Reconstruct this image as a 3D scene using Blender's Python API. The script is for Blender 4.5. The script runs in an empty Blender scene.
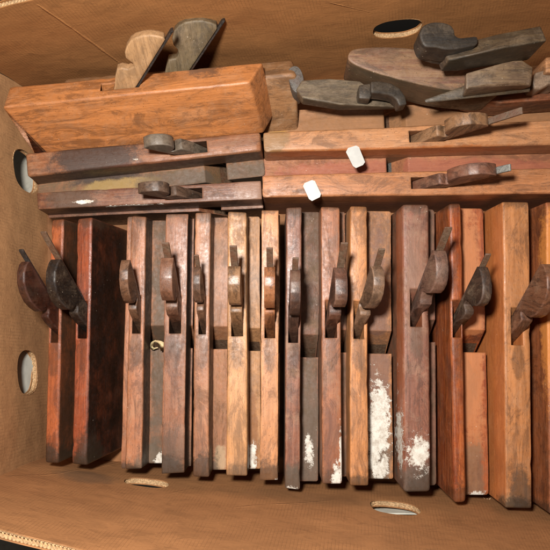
import bpy, bmesh, math, random
from mathutils import Vector, Matrix, noise

sc = bpy.context.scene
C = sc.collection
R = math.radians
MM = 0.001
PI = math.pi

# ------------------------------------------------------------------ camera
TILT = 5.0
CAMD = 550.0
cam_d = bpy.data.cameras.new('camera')
cam = bpy.data.objects.new('camera', cam_d)
C.objects.link(cam)
cam_d.sensor_width = 36.0
cam_d.lens = 36.0
cam_d.clip_start = 0.01
cam_d.clip_end = 50.0
cam.location = (0, -math.sin(R(TILT))*CAMD*MM, math.cos(R(TILT))*CAMD*MM)
cam.rotation_euler = (R(TILT), 0, 0)
sc.camera = cam
sc.render.resolution_x = 1024
sc.render.resolution_y = 1024

# ------------------------------------------------------------------ world, lamps, exposure
w = bpy.data.worlds.new('World'); sc.world = w; w.use_nodes = True
bg = w.node_tree.nodes['Background']
bg.inputs['Color'].default_value = (1.0, 0.90, 0.80, 1)
bg.inputs['Strength'].default_value = 0.08

def area(name, loc, target, size, power, col):
    l = bpy.data.lights.new(name, 'AREA'); l.shape = 'DISK'; l.size = size; l.energy = power; l.color = col
    o = bpy.data.objects.new(name, l); C.objects.link(o)
    o.location = loc
    d = Vector(target) - Vector(loc)
    o.rotation_euler = d.to_track_quat('-Z', 'Y').to_euler()
    return o
area('flash_lamp', (-0.075, 0.05, 0.60), (0.02, -0.03, 0.0), 0.065, 8.1, (1.0, 0.955, 0.90))

sc.view_settings.view_transform = 'Standard'
sc.view_settings.look = 'None'
sc.view_settings.exposure = 0.0
sc.view_settings.gamma = 1.0
sc.render.engine = 'CYCLES'

# ------------------------------------------------------------------ measuring helpers (millimetres)
cam_p = Vector((0, -math.sin(R(TILT))*CAMD, math.cos(R(TILT))*CAMD))
_ct, _st = math.cos(R(TILT)), math.sin(R(TILT))
def P(px, py, z):
    """where the sight line through a spot of the photograph meets height z (mm)"""
    dx, dy, dz = (px-275)/550.0, -(py-275)/550.0, -1.0
    d = Vector((dx, dy*_ct - dz*_st, dy*_st + dz*_ct))
    t = (z - cam_p.z)/d.z
    return cam_p + d*t

# ------------------------------------------------------------------ materials
def nn(nt, typ, **kw):
    n = nt.nodes.new(typ)
    for k, v in kw.items():
        if k in ('operation', 'data_type', 'blend_type', 'noise_dimensions', 'feature', 'wave_type', 'bands_direction', 'wave_profile', 'use_clamp', 'samples', 'distance'):
            setattr(n, k, v)
        else:
            n.inputs[k].default_value = v
    return n
class G:
    def __init__(s, name):
        s.m = bpy.data.materials.new(name); s.m.use_nodes = True
        s.nt = s.m.node_tree; s.nt.nodes.clear()
        s.out = s.nt.nodes.new('ShaderNodeOutputMaterial')
        s.b = s.nt.nodes.new('ShaderNodeBsdfPrincipled')
        s.nt.links.new(s.b.outputs[0], s.out.inputs[0])
        tc = s.nt.nodes.new('ShaderNodeTexCoord'); s.obj = tc.outputs['Object']
    def L(s, a, b): s.nt.links.new(a, b)
    def mapping(s, scale, loc=(0,0,0), rot=(0,0,0), src=None):
        n = s.nt.nodes.new('ShaderNodeMapping')
        n.inputs['Scale'].default_value = scale; n.inputs['Location'].default_value = loc; n.inputs['Rotation'].default_value = rot
        s.L(src or s.obj, n.inputs['Vector']); return n.outputs[0]
    def noise(s, vec, scale, detail=3, rough=0.55, dist=0.0):
        n = s.nt.nodes.new('ShaderNodeTexNoise'); n.inputs['Scale'].default_value = scale
        n.inputs['Detail'].default_value = detail; n.inputs['Roughness'].default_value = rough; n.inputs['Distortion'].default_value = dist
        s.L(vec, n.inputs['Vector']); return n.outputs['Fac']
    def ramp(s, fac, lo, hi, a=0.0, b=1.0):
        n = s.nt.nodes.new('ShaderNodeMapRange'); n.inputs['From Min'].default_value = lo; n.inputs['From Max'].default_value = hi
        n.inputs['To Min'].default_value = a; n.inputs['To Max'].default_value = b; n.interpolation_type = 'SMOOTHSTEP'
        s.L(fac, n.inputs['Value']); return n.outputs[0]
    def math(s, op, a, b=None, c=None):
        n = s.nt.nodes.new('ShaderNodeMath'); n.operation = op
        for i, v in enumerate((a, b, c)):
            if v is None: continue
            if isinstance(v, (int, float)): n.inputs[i].default_value = v
            else: s.L(v, n.inputs[i])
        return n.outputs[0]
    def mix(s, fac, a, b, mode='MIX'):
        n = s.nt.nodes.new('ShaderNodeMix'); n.data_type = 'RGBA'; n.blend_type = mode
        for i, v in ((0, fac), (6, a), (7, b)):
            if isinstance(v, (int, float)): n.inputs[i].default_value = v
            elif isinstance(v, tuple): n.inputs[i].default_value = (v[0], v[1], v[2], 1)
            else: s.L(v, n.inputs[i])
        return n.outputs[2]
    def bump(s, h, strength, dist, normal=None):
        n = s.nt.nodes.new('ShaderNodeBump'); n.inputs['Strength'].default_value = strength; n.inputs['Distance'].default_value = dist
        s.L(h, n.inputs['Height'])
        if normal: s.L(normal, n.inputs['Normal'])
        return n.outputs[0]
    def dist_to(s, c, r):
        """0 at the centre of an ellipsoid (object mm), 1 on its surface"""
        m = s.mapping((1000/r[0], 1000/r[1], 1000/r[2]), (-c[0]/r[0], -c[1]/r[1], -c[2]/r[2]))
        n = s.nt.nodes.new('ShaderNodeVectorMath'); n.operation = 'LENGTH'; s.L(m, n.inputs[0]); return n.outputs['Value']

def srgb(r, g, b):
    f = lambda c: (c/255/12.92) if c/255 <= 0.04045 else ((c/255+0.055)/1.055)**2.4
    return (f(r), f(g), f(b))

def wood(name, col, dark=None, rough=0.42, stain=0.5, dust=0.35, wear=0.5, seed=0, paint=(), grime=(), axis='x', speck=0.5, gloss=0.45, side=None, dirt=0.7, step=None):
    """old planed beech: streaked grain, short flecks, stains, rubbed edges, dust, spatter"""
    g = G(name)
    c1 = srgb(*col); lum = 0.3*c1[0]+0.59*c1[1]+0.11*c1[2]; sat = (c1[0]-c1[2])/c1[0]; c1 = (c1[0]*0.84, c1[1]*(0.85+0.03*sat), c1[2]*(0.86-0.30*sat))
    l2 = 0.3*c1[0]+0.59*c1[1]+0.11*c1[2]; c1 = tuple(v*0.9+l2*0.1 for v in c1)
    warm = lambda q: (lambda k: (k[0], k[1]*0.93, k[2]*0.74))(srgb(*q))
    c2 = srgb(*dark) if dark else (c1[0]*0.62, c1[1]*0.60, c1[2]*0.58)
    sx, sy, sz = (1, 1, 1)
    off = (seed*1.37, seed*0.71, seed*2.11)
    st = {'x': (0.06, 1, 1), 'y': (1, 0.06, 1), 'z': (1, 1, 0.06)}[axis]
    v_long = g.mapping(st, off)
    v_iso = g.mapping((1, 1, 1), off)
    grain = g.noise(v_long, 300, 6, 0.68, 0.5)
    broad = g.noise(v_long, 45, 3, 0.5, 0.8)
    fleck = g.noise(g.mapping({'x': (0.16, 1, 1), 'y': (1, .16, 1), 'z': (1, 1, .16)}[axis], off), 1300, 2, 0.5)
    blot = g.noise(v_iso, 22, 4, 0.6, 0.4)
    fine = g.noise(v_iso, 260, 5, 0.7)
    c = g.mix(g.ramp(grain, 0.33, 0.68), c2, c1)
    c = g.mix(g.ramp(broad, 0.35, 0.7, 0.0, 0.3), c, tuple(min(1, v*1.25) for v in c1))
    c = g.mix(g.math('MULTIPLY', g.ramp(fleck, 0.60, 0.68), 0.40), c, tuple(v*0.3 for v in c1))
    grey = tuple(0.5*sum(c1)/3*0.45 + 0.35*v for v in c1)
    c = g.mix(g.math('MULTIPLY', g.ramp(blot, 0.50, 0.70), stain), c, tuple(v*0.42 for v in grey))
    # grey rubbed dust
    dn = g.math('MULTIPLY', g.ramp(g.noise(v_iso, 42, 8, 0.8, 0.6), 0.45, 0.68), dust)
    c = g.mix(g.math('MULTIPLY', dn, 0.55), c, warm((160, 142, 128)))
    # handling grime in uneven patches, fine scratches and dents
    gr = g.ramp(g.noise(g.mapping({'x': (0.35, 1, 1), 'y': (1, .35, 1), 'z': (1, 1, .35)}[axis], off), 48, 9, 0.8, 1.2), 0.47, 0.60)
    c = g.mix(g.math('MULTIPLY', gr, dirt*0.9), c, tuple(v*0.24 for v in c1))
    scr = g.ramp(g.noise(g.mapping({'x': (0.03, 1, 1.6), 'y': (1, .03, 1), 'z': (1.6, 1, .03)}[axis], off, (0, 0, 0.05)), 900, 2, 0.5), 0.68, 0.74)
    c = g.mix(g.math('MULTIPLY', scr, 0.30), c, tuple(min(1, v*1.8+.02) for v in c1))
    dv = g.nt.nodes.new('ShaderNodeTexVoronoi'); dv.inputs['Scale'].default_value = 260; g.L(v_iso, dv.inputs['Vector'])
    dent = g.math('MULTIPLY', g.ramp(dv.outputs['Distance'], 0.16, 0.06), g.ramp(g.noise(v_iso, 50, 3), 0.44, 0.56))
    c = g.mix(g.math('MULTIPLY', dent, 0.75), c, tuple(v*0.22 for v in c1))
    if side:  # sides tinted by facing: dirt plus gap shade and lit orange in the colour
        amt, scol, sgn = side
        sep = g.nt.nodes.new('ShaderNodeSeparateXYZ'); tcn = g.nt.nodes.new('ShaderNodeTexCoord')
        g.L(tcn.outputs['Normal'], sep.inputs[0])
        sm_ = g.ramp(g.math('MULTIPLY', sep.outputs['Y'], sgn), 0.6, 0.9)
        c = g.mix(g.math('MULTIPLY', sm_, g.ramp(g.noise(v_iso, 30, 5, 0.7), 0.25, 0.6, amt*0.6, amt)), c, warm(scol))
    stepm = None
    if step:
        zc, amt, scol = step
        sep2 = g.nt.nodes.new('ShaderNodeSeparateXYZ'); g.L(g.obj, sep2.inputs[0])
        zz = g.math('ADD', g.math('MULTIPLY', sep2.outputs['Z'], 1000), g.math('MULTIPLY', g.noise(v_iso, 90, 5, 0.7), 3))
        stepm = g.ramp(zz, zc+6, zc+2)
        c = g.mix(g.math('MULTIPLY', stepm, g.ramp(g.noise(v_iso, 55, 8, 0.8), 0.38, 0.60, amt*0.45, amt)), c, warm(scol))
    # rubbed edges
    bv = g.nt.nodes.new('ShaderNodeBevel'); bv.samples = 4; bv.inputs['Radius'].default_value = 0.0028
    geo = g.nt.nodes.new('ShaderNodeNewGeometry')
    dp = g.nt.nodes.new('ShaderNodeVectorMath'); dp.operation = 'DOT_PRODUCT'
    g.L(bv.outputs[0], dp.inputs[0]); g.L(geo.outputs['Normal'], dp.inputs[1])
    edge = g.ramp(dp.outputs['Value'], 0.985, 0.90)
    edge = g.math('MULTIPLY', edge, g.ramp(g.noise(v_iso, 70, 4, 0.7), 0.35, 0.62))
    c = g.mix(g.math('MULTIPLY', edge, wear), c, tuple(min(1, v*1.7+0.03) for v in c1))
    de = g.math('MULTIPLY', g.ramp(dp.outputs['Value'], 0.985, 0.90), g.ramp(g.noise(v_iso, 44, 5, 0.7), 0.56, 0.68))
    c = g.mix(g.math('MULTIPLY', de, 0.85), c, tuple(v*0.18 for v in c1))
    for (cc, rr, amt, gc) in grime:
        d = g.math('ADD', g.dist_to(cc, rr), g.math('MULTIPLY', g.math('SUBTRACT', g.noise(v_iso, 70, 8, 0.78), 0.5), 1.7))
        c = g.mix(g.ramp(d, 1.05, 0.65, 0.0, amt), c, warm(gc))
    rgh = g.math('ADD', g.ramp(fine, 0.3, 0.7, rough-0.10, rough+0.14), g.math('MULTIPLY', dn, 0.4))
    rgh = g.math('ADD', rgh, g.math('MULTIPLY', gr, 0.12))
    if stepm is not None: rgh = g.math('ADD', rgh, g.math('MULTIPLY', stepm, 0.2))
    # pale spatter
    vor = g.nt.nodes.new('ShaderNodeTexVoronoi'); vor.inputs['Scale'].default_value = 170
    g.L(v_iso, vor.inputs['Vector'])
    sp = g.math('MULTIPLY', g.ramp(vor.outputs['Distance'], 0.10, 0.05), g.ramp(g.noise(v_iso, 30, 2), 0.55, 0.66))
    c = g.mix(g.math('MULTIPLY', sp, speck), c, srgb(205, 190, 170))
    pm = None
    for (cc, rr) in paint:
        d = g.math('ADD', g.dist_to(cc, rr), g.math('MULTIPLY', g.math('SUBTRACT', g.noise(v_iso, 75, 5, 0.7), 0.5), 1.6))
        m = g.ramp(g.math('ADD', g.noise(v_iso, 210, 7, 0.82, 0.2), g.math('MULTIPLY', g.math('SUBTRACT', 0.78, d), 0.42)), 0.49, 0.63)
        pm = m if pm is None else g.math('MAXIMUM', pm, m)
    if pm is not None:
        c = g.mix(g.math('MULTIPLY', g.ramp(pm, 0.0, 0.75), 0.96), c, g.mix(g.ramp(g.noise(v_iso, 120, 6, 0.8), 0.35, 0.6), srgb(176, 166, 152), srgb(214, 209, 198)))
        rgh = g.math('MAXIMUM', rgh, g.math('MULTIPLY', pm, 0.75))
    g.L(c, g.b.inputs['Base Color']); g.L(rgh, g.b.inputs['Roughness'])
    g.b.inputs['Specular IOR Level'].default_value = gloss
    g.b.inputs['Coat Weight'].default_value = 0.08; g.b.inputs['Coat Roughness'].default_value = 0.28
    h = g.math('ADD', g.math('MULTIPLY', grain, 0.6), g.math('MULTIPLY', fine, 0.5))
    h = g.math('ADD', h, g.math('MULTIPLY', fleck, 0.25))
    if pm is not None: h = g.math('ADD', h, g.math('MULTIPLY', pm, 0.8))
    g.L(g.bump(h, 0.45, 0.0006, bv.outputs[0]), g.b.inputs['Normal'])
    return g.m

def cardboard(name, col=(176, 116, 66), crease=None, edge=False, seed=0, stains=()):
    g = G(name)
    c1 = srgb(*col); lum = sum(c1)/3; c1 = (c1[0]*.79+lum*.06, c1[1]*.82+lum*.06, c1[2]*.76+lum*.06)
    v = g.mapping((1, 1, 1), (seed*1.1, seed*.7, 0))
    blot = g.noise(v, 14, 5, 0.65, 0.5)
    fib = g.noise(g.mapping((1, 0.35, 1), (seed, 0, 0), (0, 0, 0.5)), 420, 4, 0.7)
    mid = g.noise(g.mapping((0.35, 1, 1), (seed, 3, 0), (0, 0, 0.35)), 130, 4, 0.65, 0.6)
    c = g.mix(g.ramp(blot, 0.3, 0.72), tuple(x*0.90 for x in c1), tuple(min(1, x*1.08) for x in c1))
    c = g.mix(g.ramp(mid, 0.46, 0.62, 0.0, 0.28), c, tuple(x*0.60 for x in c1))
    c = g.mix(g.ramp(fib, 0.55, 0.75, 0.0, 0.28), c, tuple(x*1.7 for x in c1))
    wr = g.noise(g.mapping((0.25, 1, 0.6), (seed, 1, 2), (0, 0, -0.5)), 75, 7, 0.75, 1.5)
    c = g.mix(g.ramp(wr, 0.54, 0.64, 0.0, 0.34), c, tuple(x*0.5 for x in c1))
    # printed-through flute lines of the corrugated board
    uv = g.nt.nodes.new('ShaderNodeUVMap')
    wv = g.nt.nodes.new('ShaderNodeTexWave'); wv.wave_type = 'BANDS'; wv.bands_direction = 'X'
    wv.inputs['Scale'].default_value = 1.0; wv.inputs['Distortion'].default_value = 1.2; wv.inputs['Detail'].default_value = 2; wv.inputs['Detail Scale'].default_value = 0.7
    mp = g.mapping((1, 1, 1), (0, 0, 0), src=uv.outputs[0]); g.L(mp, wv.inputs['Vector'])
    fl = g.math('MULTIPLY', g.ramp(wv.outputs['Fac'], 0.12, 0.0), g.ramp(g.noise(v, 45, 3), 0.40, 0.60))
    wv2 = g.nt.nodes.new('ShaderNodeTexWave'); wv2.wave_type = 'BANDS'; wv2.bands_direction = 'Y'
    wv2.inputs['Scale'].default_value = 0.8; wv2.inputs['Distortion'].default_value = 2.0; wv2.inputs['Detail'].default_value = 2
    g.L(mp, wv2.inputs['Vector'])
    fl2 = g.math('MULTIPLY', g.ramp(wv2.outputs['Fac'], 0.10, 0.0), g.ramp(g.noise(v, 60, 3), 0.44, 0.60))
    fl = g.math('MAXIMUM', fl, g.math('MULTIPLY', fl2, 0.5))
    if not edge:
        c = g.mix(g.math('MULTIPLY', fl, 0.42), c, tuple(x*0.42 for x in c1))
    else:
        c = g.mix(g.ramp(g.noise(v, 600, 2), 0.42, 0.58, 0, 0.6), c, tuple(x*0.4 for x in c1))
    for (cc, rr, amt, gc) in stains:
        d = g.math('ADD', g.dist_to(cc, rr), g.math('MULTIPLY', g.math('SUBTRACT', g.noise(v, 40, 5, 0.7), 0.5), 1.2))
        c = g.mix(g.ramp(d, 1.1, 0.5, 0.0, amt), c, srgb(*gc))
    h = g.math('ADD', g.math('MULTIPLY', wv.outputs['Fac'], 0.10), g.math('MULTIPLY', mid, 0.5))
    h = g.math('ADD', h, g.math('MULTIPLY', fib, 0.35))
    h = g.math('ADD', h, g.math('MULTIPLY', blot, 1.2)); h = g.math('ADD', h, g.math('MULTIPLY', wr, 0.9))
    if crease:
        for (a, b, wd, amt) in crease:
            # worn fold line between two spots (mm)
            A = Vector(a); B = Vector(b); d = (B-A); Ln = d.length; d.normalize()
            sub = g.nt.nodes.new('ShaderNodeVectorMath'); sub.operation = 'MULTIPLY_ADD'
            g.L(g.obj, sub.inputs[0]); sub.inputs[1].default_value = (1000, 1000, 1000); sub.inputs[2].default_value = tuple(-A)
            cr = g.nt.nodes.new('ShaderNodeVectorMath'); cr.operation = 'CROSS_PRODUCT'
            g.L(sub.outputs[0], cr.inputs[0]); cr.inputs[1].default_value = tuple(d)
            ln = g.nt.nodes.new('ShaderNodeVectorMath'); ln.operation = 'LENGTH'; g.L(cr.outputs[0], ln.inputs[0])
            dt = g.nt.nodes.new('ShaderNodeVectorMath'); dt.operation = 'DOT_PRODUCT'
            g.L(sub.outputs[0], dt.inputs[0]); dt.inputs[1].default_value = tuple(d)
            wob = g.math('ADD', ln.outputs['Value'], g.math('MULTIPLY', g.math('SUBTRACT', g.noise(v, 35, 6, 0.8), 0.35), 4.0))
            m = g.ramp(wob, wd, wd*0.3)
            m = g.math('MULTIPLY', m, g.math('MULTIPLY', g.ramp(dt.outputs['Value'], 0, 6), g.ramp(dt.outputs['Value'], Ln, Ln-8)))
            c = g.mix(g.math('MULTIPLY', m, amt), c, tuple(min(1, x*1.9) for x in c1))
            h = g.math('ADD', h, g.math('MULTIPLY', m, 2.0))
    g.L(c, g.b.inputs['Base Color'])
    g.b.inputs['Roughness'].default_value = 0.72; g.b.inputs['Specular IOR Level'].default_value = 0.3
    g.L(g.bump(h, 0.5, 0.0009), g.b.inputs['Normal'])
    return g.m

def metal(name, col, rough=0.55, rust=0.4, seed=0, met=0.6):
    g = G(name)
    c1 = srgb(*col)
    v = g.mapping((1, 1, 1), (seed*1.3, seed, 0))
    n1 = g.noise(v, 60, 5, 0.7, 0.4); n2 = g.noise(v, 400, 4, 0.7)
    c = g.mix(g.ramp(n2, 0.35, 0.65), tuple(x*0.6 for x in c1), c1)
    c = g.mix(g.ramp(n1, 0.45, 0.62, 0, rust), c, srgb(92, 58, 38))
    g.L(c, g.b.inputs['Base Color'])
    g.b.inputs['Metallic'].default_value = met
    g.L(g.ramp(n2, 0.3, 0.7, rough-.1, rough+.15), g.b.inputs['Roughness'])
    g.L(g.bump(g.math('ADD', n1, n2), 0.5, 0.0006), g.b.inputs['Normal'])
    return g.m

def plain(name, col, rough=0.6, var=0.12, scale=200):
    g = G(name); c1 = srgb(*col)
    n = g.noise(g.mapping((1, 1, 1)), scale, 4, 0.6)
    g.L(g.mix(g.ramp(n, 0.3, 0.7), tuple(x*(1-var) for x in c1), c1), g.b.inputs['Base Color'])
    g.b.inputs['Roughness'].default_value = rough
    g.L(g.bump(n, 0.2, 0.0003), g.b.inputs['Normal'])
    return g.m

# ------------------------------------------------------------------ object helpers
def link_mesh(name, bm, mat, parent=None, smooth=False):
    me = bpy.data.meshes.new(name)
    bmesh.ops.recalc_face_normals(bm, faces=bm.faces[:])
    for v in bm.verts: v.co *= MM
    bm.to_mesh(me); bm.free()
    if mat: me.materials.append(mat)
    if smooth:
        for p in me.polygons: p.use_smooth = True
    elif len(me.polygons) < 60000:
        me.shade_smooth() if hasattr(me, 'shade_smooth') else None
        me.set_sharp_from_angle(angle=R(28))
    o = bpy.data.objects.new(name, me); C.objects.link(o)
    if parent: o.parent = parent
    return o
def tag(o, label, cat, group=None, kind=None):
    if label: o['label'] = label
    if cat: o['category'] = cat
    if group: o['group'] = group
    if kind: o['kind'] = kind
    return o
def empty(name, mat4, label, cat, group=None):
    o = bpy.data.objects.new(name, None); C.objects.link(o)
    o.empty_display_size = 0.02
    o.matrix_world = mat4
    return tag(o, label, cat, group)
def prism(bm, poly, a0, a1, axis='y'):
    """polygon (x,z) pushed along y from a0 to a1"""
    def co(p, a): return (p[0], a, p[1]) if axis == 'y' else (p[0], p[1], a)
    v0 = [bm.verts.new(co(p, a0)) for p in poly]; v1 = [bm.verts.new(co(p, a1)) for p in poly]
    bm.faces.new(v0); bm.faces.new(v1[::-1]); n = len(poly)
    for i in range(n): bm.faces.new((v0[i], v0[(i+1) % n], v1[(i+1) % n], v1[i]))
def bevel_bm(bm, off, seg=2, ang=25, only=None):
    bmesh.ops.recalc_face_normals(bm, faces=bm.faces[:])
    bm.edges.ensure_lookup_table(); bm.normal_update()
    es = [e for e in bm.edges if len(e.link_faces) == 2 and e.is_convex and e.calc_face_angle(0) > R(ang) and (only is None or only(e))]
    bmesh.ops.bevel(bm, geom=es, offset=off, segments=seg, profile=0.6, affect='EDGES', clamp_overlap=True)
def cut(o, cutters):
    for cb in cutters:
        bmesh.ops.recalc_face_normals(cb, faces=cb.faces[:])
        me = bpy.data.meshes.new('cut'); cb_v = [setattr(v, 'co', v.co*MM) for v in cb.verts]
        cb.to_mesh(me); cb.free()
        co = bpy.data.objects.new('cut', me); C.objects.link(co)
        co.matrix_world = o.matrix_world if o.parent is None else Matrix()
        # evaluate in local space
        par = o.parent; o.parent = None; mw = o.matrix_basis.copy(); o.matrix_basis = Matrix(); co.matrix_basis = Matrix()
        md = o.modifiers.new('b', 'BOOLEAN'); md.operation = 'DIFFERENCE'; md.solver = 'EXACT'; md.object = co
        bpy.context.view_layer.update()
        ev = o.evaluated_get(bpy.context.evaluated_depsgraph_get())
        new = bpy.data.meshes.new_from_object(ev)
        o.modifiers.clear(); old = o.data; o.data = new; new.name = old.name
        if not old.name.startswith(('side_panel', 'outer_liner')): new.shade_smooth(); new.set_sharp_from_angle(angle=R(28))
        o.matrix_basis = mw
        if par: o.parent = par
        bpy.data.objects.remove(co)

# ------------------------------------------------------------------ a moulding plane
ANG = R(50); BX, BZ = math.cos(ANG), math.sin(ANG)
BED0 = 38.0
WEDGE = [(-78, 3.2), (-78, 4.2), (-14, 19.5), (-3, 21.5), (3.5, 21.6), (5.5, 19.5), (6.2, 15), (8.2, 13.2), (10.5, 14.5), (11.5, 20), (14.5, 24.8), (21, 28),
         (29, 29.2), (37, 27.8), (43.5, 23.6), (48.5, 17), (50.5, 9.5), (50.2, 5), (48.5, 3.2)]
WEDGE_FLAT = [(-78, 3.2), (-78, 4.2), (-12, 20), (-2, 24), (5, 24.2), (8, 22), (10, 18.5), (15, 17.2), (17.5, 20), (19, 25), (23, 28.6), (29, 30), (35, 29.6),
              (40, 26.8), (45, 22), (49, 16), (51.5, 10), (52.5, 5.5), (51, 3.2)]
def bed(s, t, H):
    return (BED0 + s*BX - t*BZ, H + s*BZ + t*BX)

def plane(pT, pB, yslot, H, wT, wB, mat, wmat, imat, label, ztop=0.0, roll=0.0, sm=0, sp=0, zs=30, zsp=None, tang=75, group=None,
          chamf=2.4, wthick=11.5, wscale=1.0, wedge_on=True, seed=1, ws=None, wyaw=0.0, slot=True, shear=0.0, shearb=0.0, sheary=0.0, flat=False, wshift=0.0):
    """pT: spot of the heel end of the top, pB: of the toe end; yslot: fraction 0..1 from heel to toe of the slot front"""
    A = P(*pT, ztop) if len(pT) == 2 else P(*pT); B = P(*pB, ztop) if len(pB) == 2 else P(*pB)
    X = (A-B); L = X.length; X.normalize()
    Y = Vector((0, 0, 1)).cross(X).normalized(); Z = X.cross(Y)
    if roll:
        rm = Matrix.Rotation(R(roll), 3, X); Y = rm @ Y; Z = rm @ Z
    S = A.lerp(B, yslot)
    base = S - Z*H
    M = Matrix(((X.x, Y.x, Z.x, base.x*MM), (X.y, Y.y, Z.y, base.y*MM), (X.z, Y.z, Z.z, base.z*MM), (0, 0, 0, 1)))
    root = empty('moulding_plane', M, label, 'wooden plane', group)
    xh = L*yslot; xt = xh - L
    rnd = random.Random(seed*7+3)
    bm = bmesh.new(); n = 36; rings = []
    zsp = zs if zsp is None else zsp
    for i in range(n+1):
        f = i/n; x = xt + (xh-xt)*f; hw = (wB + (wT-wB)*f)/2
        pts = [(-hw-sm, 0), (hw+sp, 0)]
        if sp: pts += [(hw+sp, H-zsp), (hw, H-zsp)]
        pts += [(hw, H), (-hw, H)]
        if sm: pts += [(-hw, H-zs), (-hw-sm, H-zs)]
        wob = lambda k: noise.noise(Vector((x*0.012, k*3.1, seed*5.7)))
        hf = lambda k: noise.noise(Vector((x*0.085, k*4.3, seed*2.9)))
        ring = []
        for k, (y, z) in enumerate(pts):
            if i == n: x = xh + (H-z)*shear + (y+hw)*sheary
            if i == 0: x = xt + (H-z)*shearb
            ring.append(bm.verts.new((x + (0.5*noise.noise(Vector((k, seed, 2))) if i in (0, n) else 0), y + 0.6*wob(1) + 0.4*wob(k+5) + 0.28*hf(k), z + ((0.6*wob(9) + 0.3*hf(k+11)) if z > 1 else 0))))
        for k, (y, z) in enumerate(pts):
            if z == H and 0 < i < n and rnd.random() < 0.05:
                ring[k].co.z -= rnd.uniform(0.3, 0.9); ring[k].co.y -= math.copysign(rnd.uniform(0.2, 0.6), y)
            if z == H and i in (0, n):
                ring[k].co.z -= rnd.uniform(0, 1.6); ring[k].co.x += rnd.uniform(0, 1.8)*(1 if i == 0 else -1)
        rings.append(ring)
    for a, b in zip(rings, rings[1:]):
        m = len(a)
        for k in range(m): bm.faces.new((a[k], a[(k+1) % m], b[(k+1) % m], b[k]))
    bm.faces.new(rings[0]); bm.faces.new(rings[-1][::-1])
    top_only = lambda e: min(v.co.z for v in e.verts) > H-1.5 or abs(e.verts[0].co.z-e.verts[1].co.z) > 5
    bevel_bm(bm, chamf, 3, 40, top_only)
    body = link_mesh('body', bm, mat, root)
    ws = ws or max(7.6, min(wT*0.62, 12))
    wth = min(wthick, ws-0.6)
    if slot:
        c1 = bmesh.new()
        prism(c1, [(1.5, H+6), (0, H), (-40, -3), (-35.5, -3), (BED0, H), (BED0+6/math.tan(ANG), H+6)], -ws/2+wshift, ws/2+wshift)
        cs = [c1]
        if sm or sp:
            zz = zs if sm else zsp
            c2 = bmesh.new(); e = BED0 - (zz-1.0)/math.tan(ANG)
            e -= 5
            poly = [(e-24, H-zz+1.0), (e, H-zz+1.0), (-40, -3), (-47, -3)]
            if sm: prism(c2, poly, -wB/2-sm-6, 0)
            else: prism(c2, poly, 0, wB/2+sp+6)
            cs.append(c2)
        cut(body, cs)
    if wedge_on:
        bm = bmesh.new()
        poly = []
        wr = random.Random(seed*13+1); hw_, hh_, nt_ = wr.uniform(0.86, 1.12), wr.uniform(0.88, 1.1), wr.uniform(-2.0, 2.0)
        for q_, (s, t) in enumerate(WEDGE_FLAT if flat else WEDGE):
            if s > 11: s = 11+(s-11)*hh_; t = 3.2+(t-3.2)*(hw_ if t > 3.3 else 1)
            if q_ in (6, 7, 8): t += nt_
            if s > 4: s += 0.7*noise.noise(Vector((q_*1.7, seed, 1)))
            if t > 3.3: t += 0.9*noise.noise(Vector((q_*1.3, seed, 7)))
            if s > 4: s2 = 4+(s-4)*wscale; t2 = 3.2+(t-3.2)*(0.5+0.5*wscale)
            else: s2, t2 = s, t
            poly.append(bed(s2, t2, H))
        prism(bm, poly, -wth/2+wshift, wth/2+wshift)
        bevel_bm(bm, 1.1, 2, 14)
        if wyaw:
            px, pz = bed(0, 10, H)
            for v in bm.verts:
                k = max(0, (v.co.z-H))
                v.co.y += k*math.tan(R(wyaw))
        link_mesh('wedge', bm, wmat, root)
    if slot:
        bm = bmesh.new()
        s0, s1 = -(H-2)/BZ, tang
        tw = ws*0.28
        if tang > 0:
            prism(bm, [bed(s0, .4, H), bed(s0, 2.6, H), bed(s1-2, 2.6, H), bed(s1, 1.8, H), bed(s1, .4, H)], -tw+wshift, tw+wshift)
        zz = zs if sm else zsp
        sb = -(zz+3)/BZ
        yy0, yy1 = (-wB/2-sm+1.2, tw) if sm else (-tw, wB/2+sp-1.2)
        if sm or sp: prism(bm, [bed(s0, .5, H), bed(s0, 3.0, H), bed(sb, 3.0, H), bed(sb, .5, H)], yy0, yy1)
        if wyaw:
            for v in bm.verts: v.co.y += max(0, (v.co.z-H))*math.tan(R(wyaw))
        bevel_bm(bm, 0.4, 1, 30)
        link_mesh('blade', bm, imat, root)
    return root, (xt, xh, H)

# metals
iron_rust = metal('rusty_iron', (100, 78, 60), 0.55, 0.7, 1, 0.15)
iron_dark = metal('dark_iron', (60, 54, 50), 0.5, 0.35, 2, 0.45)
iron_grey = metal('grey_iron', (120, 118, 112), 0.5, 0.2, 3, 0.5)

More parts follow.
